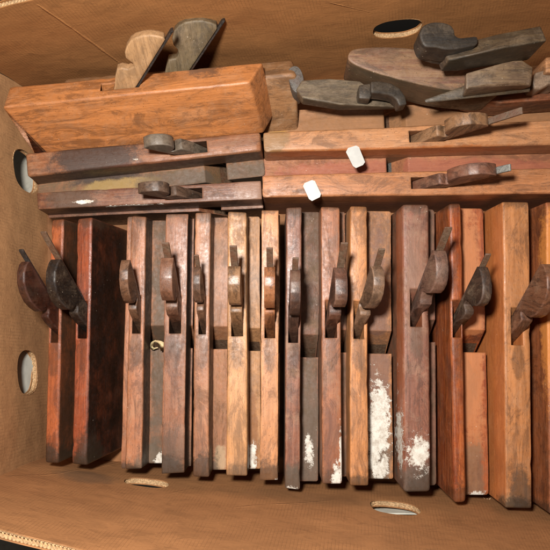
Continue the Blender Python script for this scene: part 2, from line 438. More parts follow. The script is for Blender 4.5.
G_ROW = 'moulding planes standing side by side in the box'
def row(i, x0, x1, yt, b0, b1, yb, ys, col, wcol, label, **kw):
    pT = ((x0+x1)/2, yt); pB = ((b0+b1)/2, yb)
    wT = abs(P(x1, yt, 0).x - P(x0, yt, 0).x); wB = abs(P(b1, yb, 0).x - P(b0, yb, 0).x)
    mk = {k: kw.pop(k) for k in ('dark', 'rough', 'stain', 'dust', 'wear', 'paint', 'grime', 'speck', 'gloss', 'side', 'dirt') if k in kw}
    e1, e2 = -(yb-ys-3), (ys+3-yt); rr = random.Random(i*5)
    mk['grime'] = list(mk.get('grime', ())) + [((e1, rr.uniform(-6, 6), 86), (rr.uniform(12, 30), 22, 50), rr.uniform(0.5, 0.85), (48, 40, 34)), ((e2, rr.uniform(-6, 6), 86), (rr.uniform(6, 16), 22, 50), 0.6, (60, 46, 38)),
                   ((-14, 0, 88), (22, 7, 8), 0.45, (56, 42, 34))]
    mk.setdefault('side', (0.9, (44, 36, 30), -1))  # right sides darkened: gap dirt and shade together in the colour
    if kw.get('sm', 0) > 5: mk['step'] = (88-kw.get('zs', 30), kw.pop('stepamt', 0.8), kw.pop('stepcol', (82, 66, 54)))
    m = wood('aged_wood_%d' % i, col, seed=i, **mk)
    wcol = tuple(int(q*0.86) for q in wcol)
    wm = wood('wedge_wood_%d' % i, wcol, seed=i+40, axis='z', dust=kw.pop('wdust', 0.3), stain=0.7, rough=0.36, speck=0.4, wear=0.8, dirt=0.9)
    im = kw.pop('iron', iron_rust)
    H = 88 + kw.get('ztop', 0)
    fr = (ys+3-yt)/(yb-yt); kw['tang'] = max(0, kw.get('tang', 75)-5) if kw.get('tang', 75) > 0 else 0
    return plane(pT, pB, fr, H, wT, wB, m, wm, im, label, group=G_ROW, seed=i, **kw)

# positions in local mm: x from toe (negative, photo bottom) to heel (positive, photo top), z sole 0 .. top 88
DK = (44, 38, 34); GY = (96, 88, 82); SOOT = (50, 46, 44)
row(1, 51, 64, 218, 44, 58, 464, 342, (178, 88, 48), (84, 40, 30), 'thin reddish plane nearest the round hole in the left wall, maroon wedge',
    roll=-9, tang=80, wdust=0.1, iron=iron_dark, rough=0.33, stain=0.35, dust=0.12, grime=[((-125, 0, 60), (30, 30, 60), 0.6, DK)], wscale=1.25)
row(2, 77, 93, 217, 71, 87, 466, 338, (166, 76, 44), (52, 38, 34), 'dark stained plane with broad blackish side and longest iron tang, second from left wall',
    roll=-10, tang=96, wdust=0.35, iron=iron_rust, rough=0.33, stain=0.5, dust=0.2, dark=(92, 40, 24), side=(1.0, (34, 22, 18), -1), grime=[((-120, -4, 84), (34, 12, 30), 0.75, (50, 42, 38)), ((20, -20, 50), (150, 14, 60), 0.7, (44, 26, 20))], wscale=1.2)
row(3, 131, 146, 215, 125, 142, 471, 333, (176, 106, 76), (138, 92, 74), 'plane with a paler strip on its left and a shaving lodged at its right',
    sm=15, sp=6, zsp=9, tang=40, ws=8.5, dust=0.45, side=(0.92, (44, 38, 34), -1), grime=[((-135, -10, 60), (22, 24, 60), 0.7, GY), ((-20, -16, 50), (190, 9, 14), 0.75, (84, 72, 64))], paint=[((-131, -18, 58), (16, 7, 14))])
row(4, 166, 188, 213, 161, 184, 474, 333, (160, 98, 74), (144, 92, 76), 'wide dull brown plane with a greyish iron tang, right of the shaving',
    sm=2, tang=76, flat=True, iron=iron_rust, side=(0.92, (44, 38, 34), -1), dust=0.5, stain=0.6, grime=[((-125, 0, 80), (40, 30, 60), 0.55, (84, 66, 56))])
row(5, 195, 211, 212, 193, 209, 478, 334, (184, 116, 86), (140, 96, 80), 'narrow pale reddish plane, fifth from the left, its tang hardly showing',
    sm=15, tang=62, ws=7.5, wscale=0.9, stepamt=0.45, stepcol=(104, 76, 56), side=(0.92, (44, 38, 34), -1), dust=0.45, grime=[((-130, -16, 58), (18, 7, 12), 0.55, (176, 160, 140))])
row(6, 228, 247, 211, 226, 247.5, 477, 336, (216, 148, 102), (178, 126, 96), 'palest tan plane, just left of the light orange one with the shiny wedge',
    sm=12, tang=76, stepamt=0.45, wear=.3, dust=0.3, stain=0.3, paint=[((-126, -14, 58), (26, 7, 12))], grime=[((-110, -15, 58), (60, 6, 10), 0.6, (120, 76, 44))])
row(7, 262, 279, 209, 260, 278, 481, 338, (214, 140, 98), (190, 112, 72), 'light orange plane with shiny orange wedge, white paint chip on its lower right corner',
    sm=1.5, tang=76, side=(0.92, (44, 38, 34), -1), dust=0.3, stain=0.3, paint=[((-143, -9, 84), (12, 4, 10))])
row(8, 286, 302, 206, 285, 300, 490, 343, (152, 94, 78), (118, 78, 70), 'narrow dark red plane with grey worn top, sticking out furthest below its neighbours',
    sm=20, tang=70, wscale=1.1, side=(0.92, (44, 38, 34), -1), dust=0.8, wear=0.6, stain=0.6, dark=(84, 46, 34), grime=[((-140, 0, 88), (26, 12, 30), 0.7, (100, 92, 86)), ((-90, -18, 58), (80, 12, 12), 0.6, (96, 84, 78))], paint=[((-143, 0, 88), (8, 7, 10)), ((-112, -18, 58), (22, 7, 8))])
row(9, 321, 340, 206, 322, 342, 485, 338, (176, 104, 74), (128, 80, 68), 'reddish plane whose lower end is splashed with white paint across the right corner',
    sm=9, tang=82, flat=True, wyaw=-6, dust=0.4, grime=[((-110, 0, 86), (60, 8, 30), 0.5, (104, 68, 60))], paint=[((-140, -5, 88), (26, 7, 14)), ((-118, -9, 84), (42, 3, 12))])
row(10, 350, 367, 205, 350, 368.5, 487, 339, (214, 136, 86), (160, 116, 96), 'pale orange plane beside the long white paint streak on its grey right shoulder',
    sm=30, tang=76, wyaw=-13, stepcol=(96, 76, 68), dust=0.3, stain=0.3, paint=[((-88, -25, 58), (62, 17, 12)), ((-112, -21, 58), (36, 12, 12)), ((-134, -26, 58), (18, 12, 12))],
    grime=[((-20, -24, 58), (170, 13, 8), 0.75, (112, 84, 78)), ((-125, -24, 58), (40, 14, 10), 0.8, (96, 84, 78))])
row(11, 402, 429, 203, 404, 431, 494, 327, (150, 92, 80), (134, 92, 84), 'broad plum brown plane with a thick white paint patch near its lower end',
    sm=14, tang=86, flat=True, wscale=1.1, wyaw=-12, dust=0.6, chamf=4.2, stain=0.35, side=(0.6, (168, 92, 54), 1), paint=[((-122, -2, 88), (24, 17, 18)), ((-112, 15, 70), (38, 5, 30)), ((-70, 17, 66), (60, 4, 9))],  # side: left face painted orange as if lit
    grime=[((-155, 0, 80), (30, 26, 40), 0.8, (88, 76, 72)), ((40, 0, 88), (80, 12, 6), 0.45, (140, 108, 96))])
row(12, 449, 462, 202, 454, 466, 504, 338, (182, 92, 42), (92, 66, 58), 'glossy deep orange plane with nearly black wedge and a pale wood shoulder on its right',
    sm=33, tang=68, flat=True, stepamt=0.0, wyaw=-15, wdust=0.5, rough=0.3, dust=0.2, chamf=4.0, dark=(110, 44, 20), stain=0.55, paint=[((-160, -26, 58), (5, 12, 6))],
    grime=[((10, -24, 58), (170, 16, 10), 0.65, (186, 128, 92)), ((-140, -24, 58), (40, 13, 6), 0.7, (110, 90, 76))], ws=9)
row(13, 503, 529, 201, 506, 532, 509, 346, (200, 126, 80), (142, 88, 68), 'widest light orange plane with a broad reddish wedge by the right edge',
    sm=4, tang=58, wyaw=-6, wscale=1.22, ws=12, wthick=11, chamf=5, dust=0.35, stain=0.35, side=(0.5, (206, 116, 60), 1), grime=[((-150, -3, 88), (36, 14, 20), 0.75, (74, 60, 52)), ((-155, 10, 88), (12, 6, 20), 0.6, (150, 120, 96))])  # side: lit orange of the left face put into the colour
row(14, 546, 572, 201, 550, 578, 515, 342, (166, 88, 50), (150, 90, 66), 'dark orange plane cut off by the right edge of the photo',
    sm=4, tang=0, chamf=5, dust=0.25, stain=0.6, grime=[((40, 10, 88), (110, 10, 20), 0.6, (226, 150, 80))])

# ---- planes lying across the head of the box
G_H = 'moulding planes laid crosswise above the row'
def across(i, pT, pB, slotx, wT, wB, col, wcol, label, **kw):
    mk = {k: kw.pop(k) for k in ('dark', 'rough', 'stain', 'dust', 'wear', 'paint', 'grime', 'speck', 'gloss', 'side', 'dirt') if k in kw}
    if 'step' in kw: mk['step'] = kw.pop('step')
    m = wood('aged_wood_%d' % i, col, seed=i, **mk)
    wcol = tuple(int(q*0.86) for q in wcol)
    wm = wood('wedge_wood_%d' % i, wcol, seed=i+40, axis='z', dust=kw.pop('wdust', 0.3), stain=0.5, speck=0.3, dirt=0.9, wear=0.8)
    im = kw.pop('iron', iron_rust); zt = kw.get('ztop', 0)
    H = kw.pop('H', 88+zt)
    A = P(pT[0], pT[1], zt); B = P(pB[0], pB[1], zt)
    fr = (slotx-pT[0])/(pB[0]-pT[0])
    return plane(pT, pB, fr, H, wT, wB, m, wm, im, label, group=G_H, seed=i, **kw)
OCH = (176, 136, 60)
across(21, (24, 165), (262, 141), 207, 25, 20, (156, 94, 64), (130, 112, 102), 'dark ended plane lying across, upper of the pair at the left wall',
       sp=18, zs=30, tang=30, wscale=0.72, ws=12, wthick=11, dust=0.4, stain=0.5, chamf=4,
       grime=[((115, 0, 70), (55, 30, 60), 0.9, (56, 44, 42)), ((100, 22, 58), (50, 8, 12), 0.8, (150, 126, 84)), ((30, 22, 58), (60, 10, 12), 0.6, (88, 76, 70)), ((-20, 22, 58), (80, 10, 12), 0.6, (88, 76, 70)),
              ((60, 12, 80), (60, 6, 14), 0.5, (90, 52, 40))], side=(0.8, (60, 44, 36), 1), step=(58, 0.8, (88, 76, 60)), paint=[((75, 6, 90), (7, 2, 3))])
across(22, (36, 201), (262, 190), 202, 17, 19, (136, 82, 60), (112, 82, 72), 'dark red plane lying across with white scrapes, lower of the left pair',
       sp=3, tang=28, wscale=0.72, ws=11, wthick=10, dust=0.55, stain=0.7, chamf=3.5, dark=(84, 48, 34),
       grime=[((132, 0, 80), (30, 20, 40), 0.8, (74, 56, 46)), ((-60, 0, 80), (30, 20, 40), 0.5, (150, 120, 110))], side=(0.7, (66, 48, 40), 1), paint=[((118, 3, 88), (13, 3, 5)), ((70, 9, 85), (44, 1.5, 4))])
across(23, (575, 131), (263, 142), 409, 27, 21, (204, 136, 98), (176, 124, 94), 'salmon plane lying across, stained left end, upper of the right pair',
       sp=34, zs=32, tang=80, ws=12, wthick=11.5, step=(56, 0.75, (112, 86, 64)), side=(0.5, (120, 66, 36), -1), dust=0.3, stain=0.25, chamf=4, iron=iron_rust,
       grime=[((-138, 0, 88), (18, 16, 20), 0.7, (120, 96, 66)), ((-134, 26, 56), (14, 14, 8), 0.7, (190, 150, 70)), ((20, 26, 56), (200, 14, 6), 0.6, (140, 100, 70)), ((-40, -12, 78), (180, 4, 14), 0.5, (176, 96, 40))])
across(24, (575, 180), (262, 186), 411, 27, 23, (194, 122, 84), (150, 94, 80), 'orange brown plane lying across with shiny plum wedge, lower of the right pair',
       sp=27, zs=32, tang=66, ws=12, wthick=11, step=(56, 0.5, (110, 66, 54)), side=(0.5, (110, 56, 32), -1), dust=0.25, stain=0.25, chamf=3.5, iron=iron_grey,
       grime=[((20, 22, 56), (200, 14, 6), 0.55, (150, 84, 72)), ((-105, -6, 88), (16, 3, 4), 0.8, (90, 60, 44))])

# ---- tilted planes against the far wall
B1m = wood('aged_wood_31', (200, 120, 66), seed=31, dust=0.35, stain=0.25, rough=0.45, speck=0.4, grime=[((99, 20, 30), (26, 22, 90), 0.8, (88, 66, 56))])
W1m = wood('wedge_wood_31', (186, 138, 104), seed=61, axis='z', dust=0.3, stain=0.2, dirt=0.4)
plane((250, 73, 40), (5, 97, 40), 0.61, 61, 30, 30, B1m, W1m, iron_dark, 'large light orange plane tilted on its side by the far wall, pale wedge in view',
      ztop=40, roll=-30, tang=66, ws=11, wthick=9, chamf=2.5, seed=31, wscale=1.12, shear=0.12, sheary=0.5, shearb=0.32, flat=True, group='planes leaning on the far wall')
B2m = wood('aged_wood_32', (158, 108, 76), seed=32, dust=0.5, stain=0.35)
W2m = wood('wedge_wood_32', (116, 96, 76), seed=62, axis='z', dust=0.4, stain=0.5)
plane((296, 66, 12), (60, 86, 12), 1-0.385, 80, 30, 30, B2m, W2m, iron_dark, 'dull brown plane mostly hidden behind the large orange one, grey wedge showing',
      ztop=12, roll=-36, tang=68, ws=13, wthick=11, chamf=5, seed=32, wscale=1.12, flat=True, group='planes leaning on the far wall')

# ------------------------------------------------------------------ odd plane bodies heaped at the upper right
def hull(name, top, bot, mat, parent=None, bev=1.6, seg=2, off=Vector((0, 0, 0))):
    bm = bmesh.new()
    a = [bm.verts.new(P(*p)-off) for p in top]; b = [bm.verts.new(P(*p)-off) for p in bot]
    bm.faces.new(a); bm.faces.new(b[::-1]); n = len(a)
    for i in range(n): bm.faces.new((a[i], a[(i+1) % n], b[(i+1) % n], b[i]))
    bmesh.ops.triangulate(bm, faces=[f for f in bm.faces if len(f.verts) == 4])
    bmesh.ops.dissolve_limit(bm, angle_limit=R(3), verts=bm.verts[:], edges=bm.edges[:])
    bevel_bm(bm, bev, seg, 18)
    return link_mesh(name, bm, mat, parent)
def smooth(poly, n=3):
    """rounded outline through the same spots"""
    out = []; m = len(poly)
    for i in range(m):
        p0, p1, p2, p3 = (poly[(i+k-1) % m] for k in range(4))
        for q in range(n):
            t = q/n
            out.append(tuple(0.5*((2*b)+(c-a)*t+(2*a-5*b+4*c-d)*t*t+(3*b-a-3*c+d)*t**3) for a, b, c, d in zip(p0, p1, p2, p3)))
    return out
def at(px, py, z): return Matrix.Translation(P(px, py, z)*MM)
def below(poly, ztop, zbot, shrink=0.0):
    """the same outline let straight down to zbot (world), drawn in by shrink mm"""
    pts = [P(p[0], p[1], ztop) for p in poly]; c = sum(pts, Vector())/len(pts)
    out = []
    for p in pts:
        d = (c-p); d.z = 0; d.normalize(); out.append((p + d*shrink))
    return out, pts
def block(name, poly, ztop, zbot, mat, parent, bev=1.6, shrink=0.0, off=Vector((0, 0, 0)), seg=2, dz=None):
    bot, top = below(poly, ztop, zbot, shrink)
    bm = bmesh.new()
    a = []
    for i, p in enumerate(top):
        q = p.copy(); q.z = ztop + (dz[i] if dz else 0)
        a.append(bm.verts.new(q-off))
    b = [bm.verts.new(Vector((p.x, p.y, zbot))-off) for p in bot]
    bm.faces.new(a); bm.faces.new(b[::-1]); n = len(a)
    for i in range(n): bm.faces.new((a[i], a[(i+1) % n], b[(i+1) % n], b[i]))
    bevel_bm(bm, bev, seg, 18)
    return link_mesh(name, bm, mat, parent)

GH = 'worn plane pieces heaped in the upper right corner'
cof = wood('coffin_wood', (140, 104, 82), seed=33, dust=0.35, side=(0.7, (70, 62, 50), -1), stain=0.3, dark=(100, 66, 54), grime=[((-62, 18, 60), (9, 6, 50), 0.7, (190, 180, 176))], speck=0.8)
o = P(410, 70, -15)
r = empty('coffin_plane', Matrix.Translation(o*MM), 'boat shaped plane body with pointed left end lying under the oval hole', 'wooden plane', GH)
block('body', smooth([(348, 57), (350, 51.5), (357, 48.5), (375, 47), (400, 47.5), (430, 51), (465, 57), (495, 65), (512, 76), (500, 92), (472, 92), (440, 88.5), (410, 82), (380, 74), (358, 66), (350, 61)]), 30, -16, cof, r, 1.3, 1.5, o)

fm = wood('grey_beech', (128, 100, 80), seed=34, dust=0.4, stain=0.5, dark=(80, 62, 50))
o = P(500, 80, 20)
r = empty('chamfered_plane', Matrix.Translation(o*MM), 'grey brown block with chamfered end tapering left, lying on the boat shaped plane', 'wooden plane', GH)
hull('body', [(466, 73, 56), (512, 60, 60), (520, 58.5, 60), (533, 67, 52), (531, 86, 50), (511, 82, 60), (466, 89, 54)],
     [(465, 80, 34), (508, 72, 32), (520, 70, 32), (530, 76, 32), (530, 88, 32), (512, 93, 32), (462, 98, 34)], fm, r, 1.8, 2, o)
hull('lower_body', [(424, 99.5, 34), (466, 85, 40), (512, 80, 40), (530, 86, 40), (530, 92, 38), (512, 94, 38), (466, 99, 36), (426, 103, 34)], [(424, 101, 30), (466, 86, 6), (512, 80, 2), (530, 86, 2), (530, 92, 2), (512, 93, 2), (466, 99, 8), (428, 102.5, 28)], wood('dark_under_beech', (82, 64, 48), seed=44, dust=0.3, stain=0.5), r, 1.2, 2, o)

dm = wood('dark_beech', (92, 72, 56), seed=35, dust=0.35, stain=0.7, dark=(50, 40, 32), side=(0.85, (34, 34, 28), -1))  # side: near face painted dark, standing in for shade away from the lamp
dm2 = wood('sooty_wood', (56, 46, 40), seed=36, dust=0.25, stain=0.6, dark=(34, 30, 28))
o = P(495, 45, 0)
r = empty('hook_ended_plane', Matrix.Translation(o*MM), 'dark grey plane with a round hooked head, against the far wall at upper right', 'wooden plane', GH)
block('body', [(447, 41), (500, 32), (541, 25.5), (545, 43), (500, 50), (470, 54.5), (452, 55)], 88, 56, dm, r, 1.8, 0, o, dz=[-12, -3, 0, 4, 3, 0, -10])
hook = [(420.5, 38), (420, 31), (424, 25.5), (432, 22.5), (442, 22.5), (450, 25), (454, 30), (455, 35), (460, 38), (470, 37), (477, 37), (477, 44), (470, 46), (456, 49), (445, 49), (436, 47), (425, 46)]
block('wedge', smooth(hook), 90, 66, dm2, r, 3.0, 0.5, o, 3)
block('lower_lip', [(421, 45), (440, 48), (470, 50), (470, 56), (455, 57), (436, 54), (424, 50)], 76, 58, dm2, r, 1.4, 0, o)

o = P(340, 95, 0)
em = wood('weathered_wood', (116, 98, 82), seed=37, dust=0.45, side=(0.7, (52, 46, 38), -1), stain=0.6, dark=(76, 62, 50))
r = empty('small_weathered_plane', Matrix.Translation(o*MM), 'small greenish grey weathered plane left of the boat shaped one, curled black wedge at right', 'wooden plane', GH)
block('body', [(302, 79), (330, 78.5), (360, 81), (375, 88), (398, 97), (398, 103), (340, 104), (303, 98), (296, 88)], 22, 5, em, r, 2.2, 0, o, dz=[-2, 0, 0, -8, -14, -10, 0, 0, -4])
block('end_cap', smooth([(288, 72), (291, 67), (297, 66), (302, 72), (304, 82), (302, 91), (295, 92), (290, 84)]), 16, -14, metal('slate_metal', (92, 86, 80), .5, .3, 5, .1), r, 3.0, 0, o, 3)
# curled wedge: a thick strap that runs right and turns down
cw = wood('black_wedge_wood', (66, 54, 46), seed=38, dust=0.35, stain=0.5, dark=(40, 34, 30))
cpts = [(371, 87), (380, 87), (390, 89), (396, 92), (401, 98), (403, 105)]
bm = bmesh.new(); prev = None
for k, (x, y) in enumerate(cpts):
    p = P(x, y, 36 - k*1.5) - o
    q = P(*(cpts[min(k+1, 5)]), 30) - P(*(cpts[max(k-1, 0)]), 30); q.z = 0; q.normalize(); nrm = Vector((-q.y, q.x, 0))
    hw = (5.6, 6.2, 6.0, 5.4, 4.6, 4.0)[k]
    ring = [bm.verts.new(p + nrm*hw), bm.verts.new(p - nrm*hw), bm.verts.new(p - nrm*hw - Vector((0, 0, 16))), bm.verts.new(p + nrm*hw - Vector((0, 0, 16)))]
    if prev:
        for j in range(4): bm.faces.new((prev[j], prev[(j+1) % 4], ring[(j+1) % 4], ring[j]))
    else: bm.faces.new(ring[::-1])
    prev = ring
bm.faces.new(prev); bevel_bm(bm, 1.6, 3, 30)
link_mesh('wedge', bm, cw, r)
block('plug', [(359, 85), (371, 83), (373, 92), (370, 99), (359, 98)], 30, 8, cw, r, 1.4, 0, o)

o = P(520, 95, -20)
rm_ = wood('red_wood', (150, 84, 56), seed=39, dust=0.4, stain=0.4)
r = tag(block('wood_strip', [(470, 97), (510, 91), (575, 84), (575, 98), (500, 103)], 6, -30, rm_, None, 1.2), 'reddish strip of wood sticking out under the chamfered block at right edge', 'wood strip', GH)
bone = wood('pale_knob_wood', (150, 122, 108), seed=41, dust=0.6, stain=0.4, axis='z')
o = P(545, 78, 0)
r = empty('knobbed_wedge', Matrix.Translation(o*MM), 'knobbly pinkish wedge end poking in at the right edge beside the chamfered block', 'wedge', GH)
block('head', [(531, 80), (535, 73), (541, 71), (547, 73), (560, 74), (560, 86), (548, 86), (542, 89), (534, 88)], 26, -8, bone, r, 3.2, 2, o, 3, dz=[0, 3, 0, 4, -2, 0, 3, -2, 0])
block('stem', [(546, 57), (560, 56), (560, 72), (546, 72)], 34, 4, wood('pale_stem_wood', (190, 128, 92), seed=42, axis='z'), r, 1.4, 0, o)

# ------------------------------------------------------------------ small things
tagm = plain('white_card', (192, 191, 186), 0.7, 0.14, 90)
for k, (poly, z, lab) in enumerate([
        ([(346, 152), (348, 148), (356, 145.5), (359, 147), (365, 162), (363, 165), (356, 168), (353, 166)], [11, 11, 9, 9, 3, 3, 3, 3], 'blank white paper tag overhanging the front edge of the upper right plane'),
        ([(303, 186), (304.5, 183), (312, 180), (315, 181), (321, 194), (320, 197), (312, 201), (309, 199)], [3, 3, 4, 4, 4, 4, 3, 3], 'blank white paper tag lying on the lower right plane')]):
    bm = bmesh.new()
    t = [P(p[0], p[1], zz+1.5) for p, zz in zip(poly, z)]
    a = [bm.verts.new(p) for p in t]; b = [bm.verts.new(p-Vector((0, 0, 0.6))) for p in t]
    bm.faces.new(a); bm.faces.new(b[::-1])
    for i in range(8): bm.faces.new((a[i], a[(i+1) % 8], b[(i+1) % 8], b[i]))
    tag(link_mesh('paper_tag', bm, tagm), lab, 'paper tag', 'blank white tags')

# curled shaving lodged beside the third plane
shm = wood('shaving_wood', (236, 200, 160), seed=50, dust=0.1, stain=0.1, speck=0, dirt=0.1)
bm = bmesh.new(); o = P(155, 351, -24); prev = None
for k in range(15):
    a = k/14*4.2; rr = 5.2 - k*0.18
    c = Vector((math.cos(a)*rr*0.7, math.sin(a)*rr + k*0.2, 3 + math.sin(a*1.3)*3.5))
    wv = Vector((3.2, 1.5, 2.2))
    cur = [bm.verts.new(c), bm.verts.new(c+wv*(0.7+0.3*math.sin(k)))]
    if prev: bm.faces.new((prev[0], prev[1], cur[1], cur[0]))
    prev = cur
so = link_mesh('wood_shaving', bm, shm, None, True); so.location = o*MM; so.scale = (1.9, 1.9, 1.6)
md = so.modifiers.new('s', 'SOLIDIFY'); md.thickness = 0.0005
tag(so, 'curled pale wood shaving caught between the third and fourth plane', 'wood shaving')

# ------------------------------------------------------------------ the cardboard box
def lerp_pts(pts, f):
    """pts: list of (param, Vector)"""
    for (a, p), (b, q) in zip(pts, pts[1:]):
        if f <= b: return p.lerp(q, (f-a)/(b-a))
    return pts[-1][1]
def polyline(px):
    v = [P(*p) for p in px]; d = [0]
    for a, b in zip(v, v[1:]): d.append(d[-1]+(b-a).length)
    return [(t/d[-1], p) for t, p in zip(d, v)]
THK = 5.6
box = empty('cardboard_box', Matrix.Translation(Vector((0, 0, -0.0895))), 'brown corrugated cardboard box with oval and round hand holes, full of wooden planes', 'cardboard box')
BO = Vector((0, 0, -89.5))
edge_m = cardboard('torn_board_edge', (208, 164, 120), edge=True, seed=9)
def panel(base, rim, mat, holes, seed, inward, flute=False, amp=1.6):
    nu, nv = 90, 36
    Bp, Rp = polyline(base), polyline(rim)
    def surf(u, v, off=0.0):
        p = lerp_pts(Bp, u).lerp(lerp_pts(Rp, u), v)
        k = amp*math.sin(PI*min(1, v*1.4+0.05))*noise.noise(Vector((u*3.2, v*2.1, seed*3.7))) + 0.5*noise.noise(Vector((u*14, v*9, seed)))
        du = lerp_pts(Bp, min(1, u+.02)) - lerp_pts(Bp, max(0, u-.02)); dv = lerp_pts(Rp, u)-lerp_pts(Bp, u)
        n = du.cross(dv).normalized()
        if n.dot(inward) < 0: n = -n
        return p + n*(k*1.6 - off), n
    ulen = sum((q-p).length for (a, p), (b, q) in zip(Bp, Bp[1:]))
    made = []
    for side, off in (('inner', 0.0), ('outer', THK)):
        bm = bmesh.new(); uvl = bm.loops.layers.uv.new('UVMap')
        g0 = [[bm.verts.new(surf(i/nu, j/nv, off)[0]-BO) for j in range(nv+1)] for i in range(nu+1)]
        g1 = [[bm.verts.new(surf(i/nu, j/nv, off+0.9)[0]-BO) for j in range(nv+1)] for i in range(nu+1)]
        def uvq(f, ij):
            for l, (i, j) in zip(f.loops, ij): l[uvl].uv = (i/nu*ulen/5.2/2, j/nv*240/5.2/2)
        for i in range(nu):
            for j in range(nv):
                f = bm.faces.new((g0[i][j], g0[i+1][j], g0[i+1][j+1], g0[i][j+1])); uvq(f, ((i, j), (i+1, j), (i+1, j+1), (i, j+1)))
                f = bm.faces.new((g1[i][j], g1[i][j+1], g1[i+1][j+1], g1[i+1][j])); uvq(f, ((i, j), (i, j+1), (i+1, j+1), (i+1, j)))
        for i in range(nu):
            for j in (0, nv): bm.faces.new((g0[i][j], g0[i+1][j], g1[i+1][j], g1[i][j]))
        for j in range(nv):
            for i in (0, nu): bm.faces.new((g0[i][j], g0[i][j+1], g1[i][j+1], g1[i][j]))
        for f in bm.faces: f.smooth = True
        name = 'side_panel' if side == 'inner' else 'outer_liner'
        ob = link_mesh(name, bm, mat, None if side == 'outer' else box)
        made.append(ob)
    inner, outer = made
    outer.parent = inner
    cuts = []
    for (u, v, ru, rv) in holes:
        c, n = surf(u, v); t = (surf(min(1, u+.01), v)[0]-surf(max(0, u-.01), v)[0]).normalized(); b = n.cross(t)
        if b.z < 0: b = -b
        def ringpt(k, m, s, o):
            a = 2*PI*k/m
            jag = 1 + 0.025*noise.noise(Vector((math.cos(a)*2, math.sin(a)*2, seed+u*9)))
            # elongated rounded opening
            ca, sa = math.cos(a), math.sin(a)
            x = ru*s*jag*math.copysign(abs(ca)**0.8, ca); y = rv*s*jag*math.copysign(abs(sa)**0.8, sa)
            return c + t*x + b*y - n*o - BO
        for ob in (inner, outer):
            cb = bmesh.new(); m = 44
            v0 = [cb.verts.new(ringpt(k, m, 1, -14)) for k in range(m)]; v1 = [cb.verts.new(ringpt(k, m, 1, 22)) for k in range(m)]
            cb.faces.new(v0); cb.faces.new(v1[::-1])
            for k in range(m): cb.faces.new((v0[k], v0[(k+1) % m], v1[(k+1) % m], v1[k]))
            cut(ob, [cb])
        # the cut fluting seen in the thickness of the board
        bm = bmesh.new(); m = 176; rows_ = []
        for jj in range(7):
            f = jj/6; rw = []
            for k in range(m):
                ph = k*2*PI/m*30
                z = 0.4 + (THK-0.1)*f
                dr = 0.38*math.sin(ph + (PI if jj % 2 else 0)) * (1 if 0 < jj < 6 else 0)
                nz = 0.9*noise.noise(Vector((k*.35, jj*1.7, seed)))
                rw.append(bm.verts.new(ringpt(k, m, 1.0 + (1.0+dr+nz)/ru, z)))
            rows_.append(rw)
        for r0, r1 in zip(rows_, rows_[1:]):
            for k in range(m): bm.faces.new((r0[k], r0[(k+1) % m], r1[(k+1) % m], r1[k]))
        ho = link_mesh('hole_edge', bm, edge_m, inner)
    # fluting along the rim between the liners
    bm = bmesh.new(); m = int(ulen*2.0/0.9); prevs = [None, None]
    for k in range(m+1):
        u = k/m
        for q in (0, 1):
            lo, hi = (1.1, THK/2-0.1) if q == 0 else (THK/2+0.1, THK-0.3)
            s = 0.5+0.5*math.sin(k*0.9+q*2)
            off = lo+(hi-lo)*s
            pr = [bm.verts.new(surf(u, 0.997, off)[0]-BO), bm.verts.new(surf(u, 0.90, off)[0]-BO)]
            if prevs[q]: bm.faces.new((prevs[q][0], pr[0], pr[1], prevs[q][1]))
            prevs[q] = pr
    pv = None
    for k in range(nu*2+1):
        pr = [bm.verts.new(surf(k/nu/2, 0.990, 0.5)[0]-BO), bm.verts.new(surf(k/nu/2, 0.990, THK+0.4)[0]-BO)]
        if pv: bm.faces.new((pv[0], pr[0], pr[1], pv[1]))
        pv = pr
    fo = link_mesh('rim_fluting', bm, edge_m, inner)
    md = fo.modifiers.new('s', 'SOLIDIFY'); md.thickness = 0.0009
    return inner

def cmat(name, col, seed, **kw):
    m = cardboard(name, col, seed=seed, **kw); return m
left_m = cmat('board_left', (196, 142, 96), 2)
right_m = cmat('board_right', (176, 116, 68), 4)
Zb = -88
far_base = [(46, 99, Zb), (310, 81, Zb), (620, 60, Zb)]
far_rim = [(-75, 30, 98), (0, 8, 104), (38, -1, 108), (110, -22, 120), (275, -58, 150), (720, -100, 150)]
left_base = [(46, 99, Zb), (50, 458, Zb)]
left_rim = [(-75, 30, 98), (-80, 506, 165)]
near_base = [(50, 456, Zb), (275, 473, Zb), (610, 501, Zb)]
near_rim = [(-80, 505, 163), (0, 529, 163), (88, 551, 163), (275, 578, 165), (720, 630, 165)]
right_base = [(620, 60, Zb), (610, 501, Zb)]
right_rim = [(720, -100, 150), (720, 630, 165)]
# holes: position along the panel, height fraction, half width, half height (mm)
import os
def find_uv(base, rim, px, py):
    """the spot of a panel that the photograph shows at px, py"""
    Bp, Rp = polyline(base), polyline(rim); best = None
    for i in range(161):
        for j in range(121):
            p = lerp_pts(Bp, i/160).lerp(lerp_pts(Rp, i/160), j/120)
            d = p-cam_p; l = Vector((d.x, d.y*_ct + d.z*_st, -d.y*_st + d.z*_ct))
            qx, qy = 275+550*l.x/-l.z, 275-550*l.y/-l.z
            e = (qx-px)**2+(qy-py)**2
            if best is None or e < best[0]: best = (e, i/160, j/120)
    return best[1], best[2]
def on_panel(base, rim, px, py):
    u, v = find_uv(base, rim, px, py)
    return tuple(lerp_pts(polyline(base), u).lerp(lerp_pts(polyline(rim), u), v)-BO)
fc = lambda a, b, w_, amt: (on_panel(far_base, far_rim, *a), on_panel(far_base, far_rim, *b), w_, amt)
nc = lambda a, b, w_, amt: (on_panel(near_base, near_rim, *a), on_panel(near_base, near_rim, *b), w_, amt)
far_m = cmat('board_far', (170, 112, 62), 1, crease=[fc((36, 3), (125, 64), 2.2, 0.24), fc((120, 20), (200, 70), 1.2, 0.08), fc((330, 2), (375, 14), 1.5, 0.1)])
